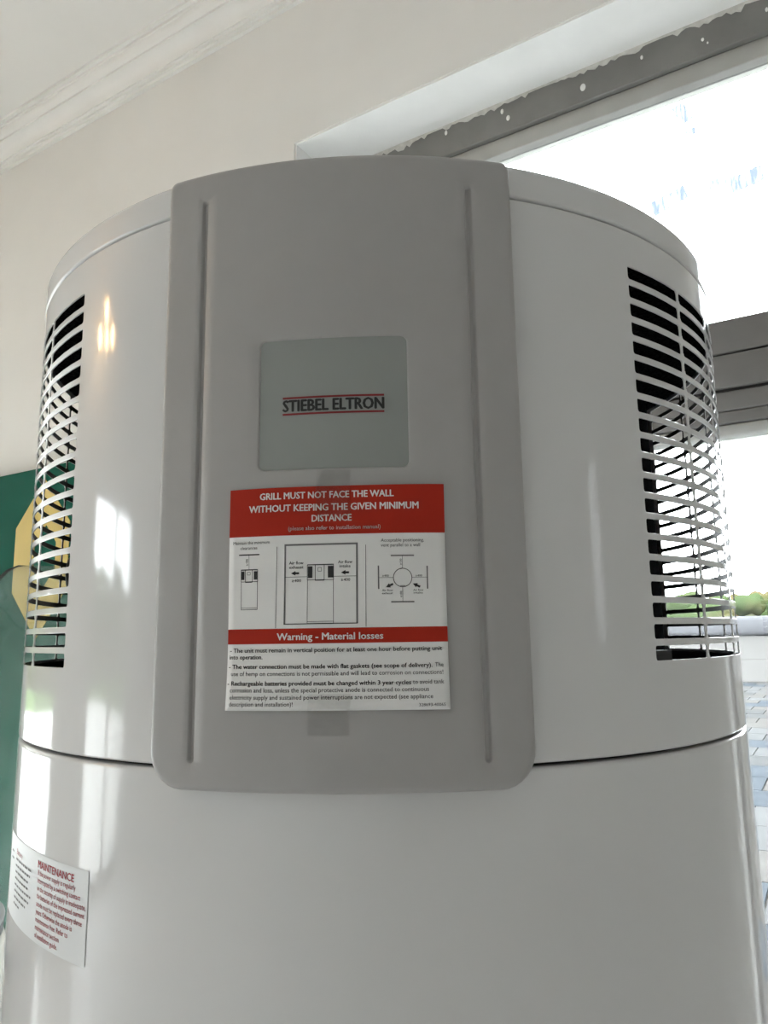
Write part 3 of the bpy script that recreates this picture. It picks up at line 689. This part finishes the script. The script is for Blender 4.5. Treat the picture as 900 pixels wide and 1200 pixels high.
q = MM(0.00025); q.line(99.7, 43.4, 113.6, 43.4, 0.8); q.line(99.6, 70.9, 113.3, 70.9, 0.8); q.line(92.3, 49.3, 92.3, 63.2, 0.8); q.line(121.3, 49.7, 121.3, 63.4, 0.8); q.out('wall_bars', 'print_grey', note)
# clear sticky tape over the sheet
def tape_off(u, z): return max(0.0004, (sheet_off(u, z)+0.0006) if SZ1-SH-0.0005 < z < SZ1+0.0005 else 0.0004)
ol = [(-0.0105, 0.1800), (0.0106, 0.1800), (0.0100, 0.165), (0.0105, 0.150), (-0.0105, 0.150), (-0.011, 0.165)]
def densify(ol, step=0.003):
    o = []
    for i, p_ in enumerate(ol):
        r_ = ol[(i+1) % len(ol)]; k = max(1, int(math.hypot(r_[0]-p_[0], r_[1]-p_[1])/step)); o += [(p_[0]+(r_[0]-p_[0])*j/k, p_[1]+(r_[1]-p_[1])*j/k) for j in range(k)]
    return o
patch('sticky_tape', densify(ol), 0.0, 'clear_tape', note, grid=0.003, offf=tape_off)
ol = [(-0.0155, 0.0227), (-0.006, 0.0225), (0.0085, 0.0222), (0.0086, 0.032), (0.0092, 0.0365), (0.010, 0.046), (-0.0150, 0.046), (-0.0155, 0.034)]
patch('sticky_tape', densify(ol), 0.0, 'clear_tape', note, grid=0.003, offf=tape_off)

# ------------------------------------------------------------------ green display board against the wall
BY = YW-0.06
board = empty('display_board', (-1.95, BY, 0), 'green display board with a yellow hexagon standing against the wall', 'display board')
b = Geo(); b.box(-2.58, BY, 0.0, -1.28, BY+0.03, 1.742, 0.002); b.out('board_sheet', 'board_green', board)
hx = [(0, 0.143+0.13), (-0.133, 0.13), (-0.133, -0.07), (0, -0.213), (0.133, -0.07), (0.133, 0.13)]; hc = (-1.614, 1.43)
outer = [(hc[0]+x, hc[1]+z) for x, z in hx]; inner = [(hc[0]+0.02+x*0.40, hc[1]+0.02+z*0.40) for x, z in hx]
v = [(x, BY-0.002, z) for x, z in outer+inner]+[(x, BY, z) for x, z in outer+inner]
f = [(i, (i+1) % 6, 6+(i+1) % 6, 6+i) for i in range(6)]+[(i, 12+i, 12+(i+1) % 6, (i+1) % 6) for i in range(6)]+[(6+i, 6+(i+1) % 6, 18+(i+1) % 6, 18+i) for i in range(6)]
mesh('hexagon_emblem', v, f, 'board_yellow', board)

# ------------------------------------------------------------------ cream storage tank, lower left
tx, ty, tr, th_ = -0.658, -0.223, 0.20, 0.865
ctank = empty('storage_tank', (tx, ty, 0), 'low cream storage tank with a black rimmed lid beside the water heater', 'tank')
b = Geo(); b.lathe(tx, ty, [(tr-0.03, 0.03), (tr, 0.05), (tr, th_-0.034)]+[(tr-0.012+0.012*math.cos(a), th_-0.034+0.012*math.sin(a)) for a in [PI/2*i/6 for i in range(1, 7)]]+[(0.01, th_-0.022)], 96); b.out('tank_body', 'cream_enamel', ctank, smooth=True, sharp=60)
b = Geo(); b.lathe(tx, ty, [(0.01, th_-0.0215), (tr-0.006, th_-0.0215), (tr-0.004, th_-0.019), (tr-0.004, th_-0.007), (tr-0.006, th_-0.005), (0.01, th_-0.005)], 96); b.out('lid_rim', 'cable_black', ctank, smooth=True, sharp=50)
b = Geo(); b.lathe(tx, ty, [(tr-0.012, th_-0.0049), (tr-0.004, th_-0.0049), (tr-0.003, th_-0.003), (tr-0.006, th_), (0.005, th_+0.008)], 96); b.out('lid', 'lid_grey', ctank, smooth=True, sharp=50)
b = Geo(); b.lathe(tx, ty, [(0.01, 0.0), (tr-0.03, 0.0), (tr-0.03, 0.03)], 64); b.out('foot_ring', 'cable_black', ctank, smooth=True, sharp=50)

# ------------------------------------------------------------------ clear plastic sheet standing behind the tank
pa, pb = Vector((-1.336, -0.185, 0)), Vector((-0.863, 0.581, 0)); dv = pb-pa; L = dv.length; dn = Vector((dv.y, -dv.x, 0)).normalized()
def ztop(s): return 1.374 if s > 0.50 else 1.374-(0.50-s)*1.1
V = []; nx, nz = 44, 44; rnd = random.Random(4)
for i in range(nx+1):
    s = L*i/nx
    for j in range(nz+1):
        z = ztop(s)*j/nz
        d = 0.012*math.sin(s*16+z*3)*math.sin(z*4+1)+0.008*math.sin(s*31-z*9)
        cr = (z-1.291)+(s-0.477)*1.12; d += 0.030*math.exp(-(cr/0.02)**2)*(0.5+0.5*(s > 0.2)) if z > 0.8 else 0
        q = pa+dv*(s/L)+dn*d; V.append((q.x, q.y, z))
F = [(i*(nz+1)+j, (i+1)*(nz+1)+j, (i+1)*(nz+1)+j+1, i*(nz+1)+j+1) for i in range(nx) for j in range(nz)]
ps = mesh('plastic_sheet', V, F, 'clear_plastic', None, ((pa.x+pb.x)/2, (pa.y+pb.y)/2, 0), smooth=True, sharp=80)
tag(ps, 'crumpled clear plastic sheet standing in front of the green board', 'plastic sheet')
sd = ps.modifiers.new('thickness', 'SOLIDIFY'); sd.thickness = 0.0004

# ------------------------------------------------------------------ ceiling lamp whose warm bulbs mirror in the casing
lx, ly, lz = -2.40, -1.62, ZC
lamp = empty('ceiling_lamp', (lx, ly, lz-0.60), 'brass ceiling lamp with four warm bulbs', 'ceiling lamp')
b = Geo(); b.lathe(lx, ly, [(0.002, lz), (0.07, lz), (0.07, lz-0.015), (0.012, lz-0.03), (0.012, lz-0.44), (0.002, lz-0.45)], 24); b.out('stem', 'brass', lamp, smooth=True, sharp=40)
for i in range(4):
    a = 0.6+PI/2*i; px, py = lx+0.15*math.cos(a), ly+0.15*math.sin(a); zz = lz-0.43-0.05*(i % 2)
    b = Geo(); b.tube([(lx, ly, lz-0.43), (lx+0.08*math.cos(a), ly+0.08*math.sin(a), lz-0.40), (px, py, zz)], 0.007); ar = b.out('arm', 'brass', lamp, smooth=True)
    b = Geo(); b.ball((px, py, zz-0.055), 0.035, 1, 1, 1.5); b.out('bulb', 'bulb_glow', ar, smooth=True)
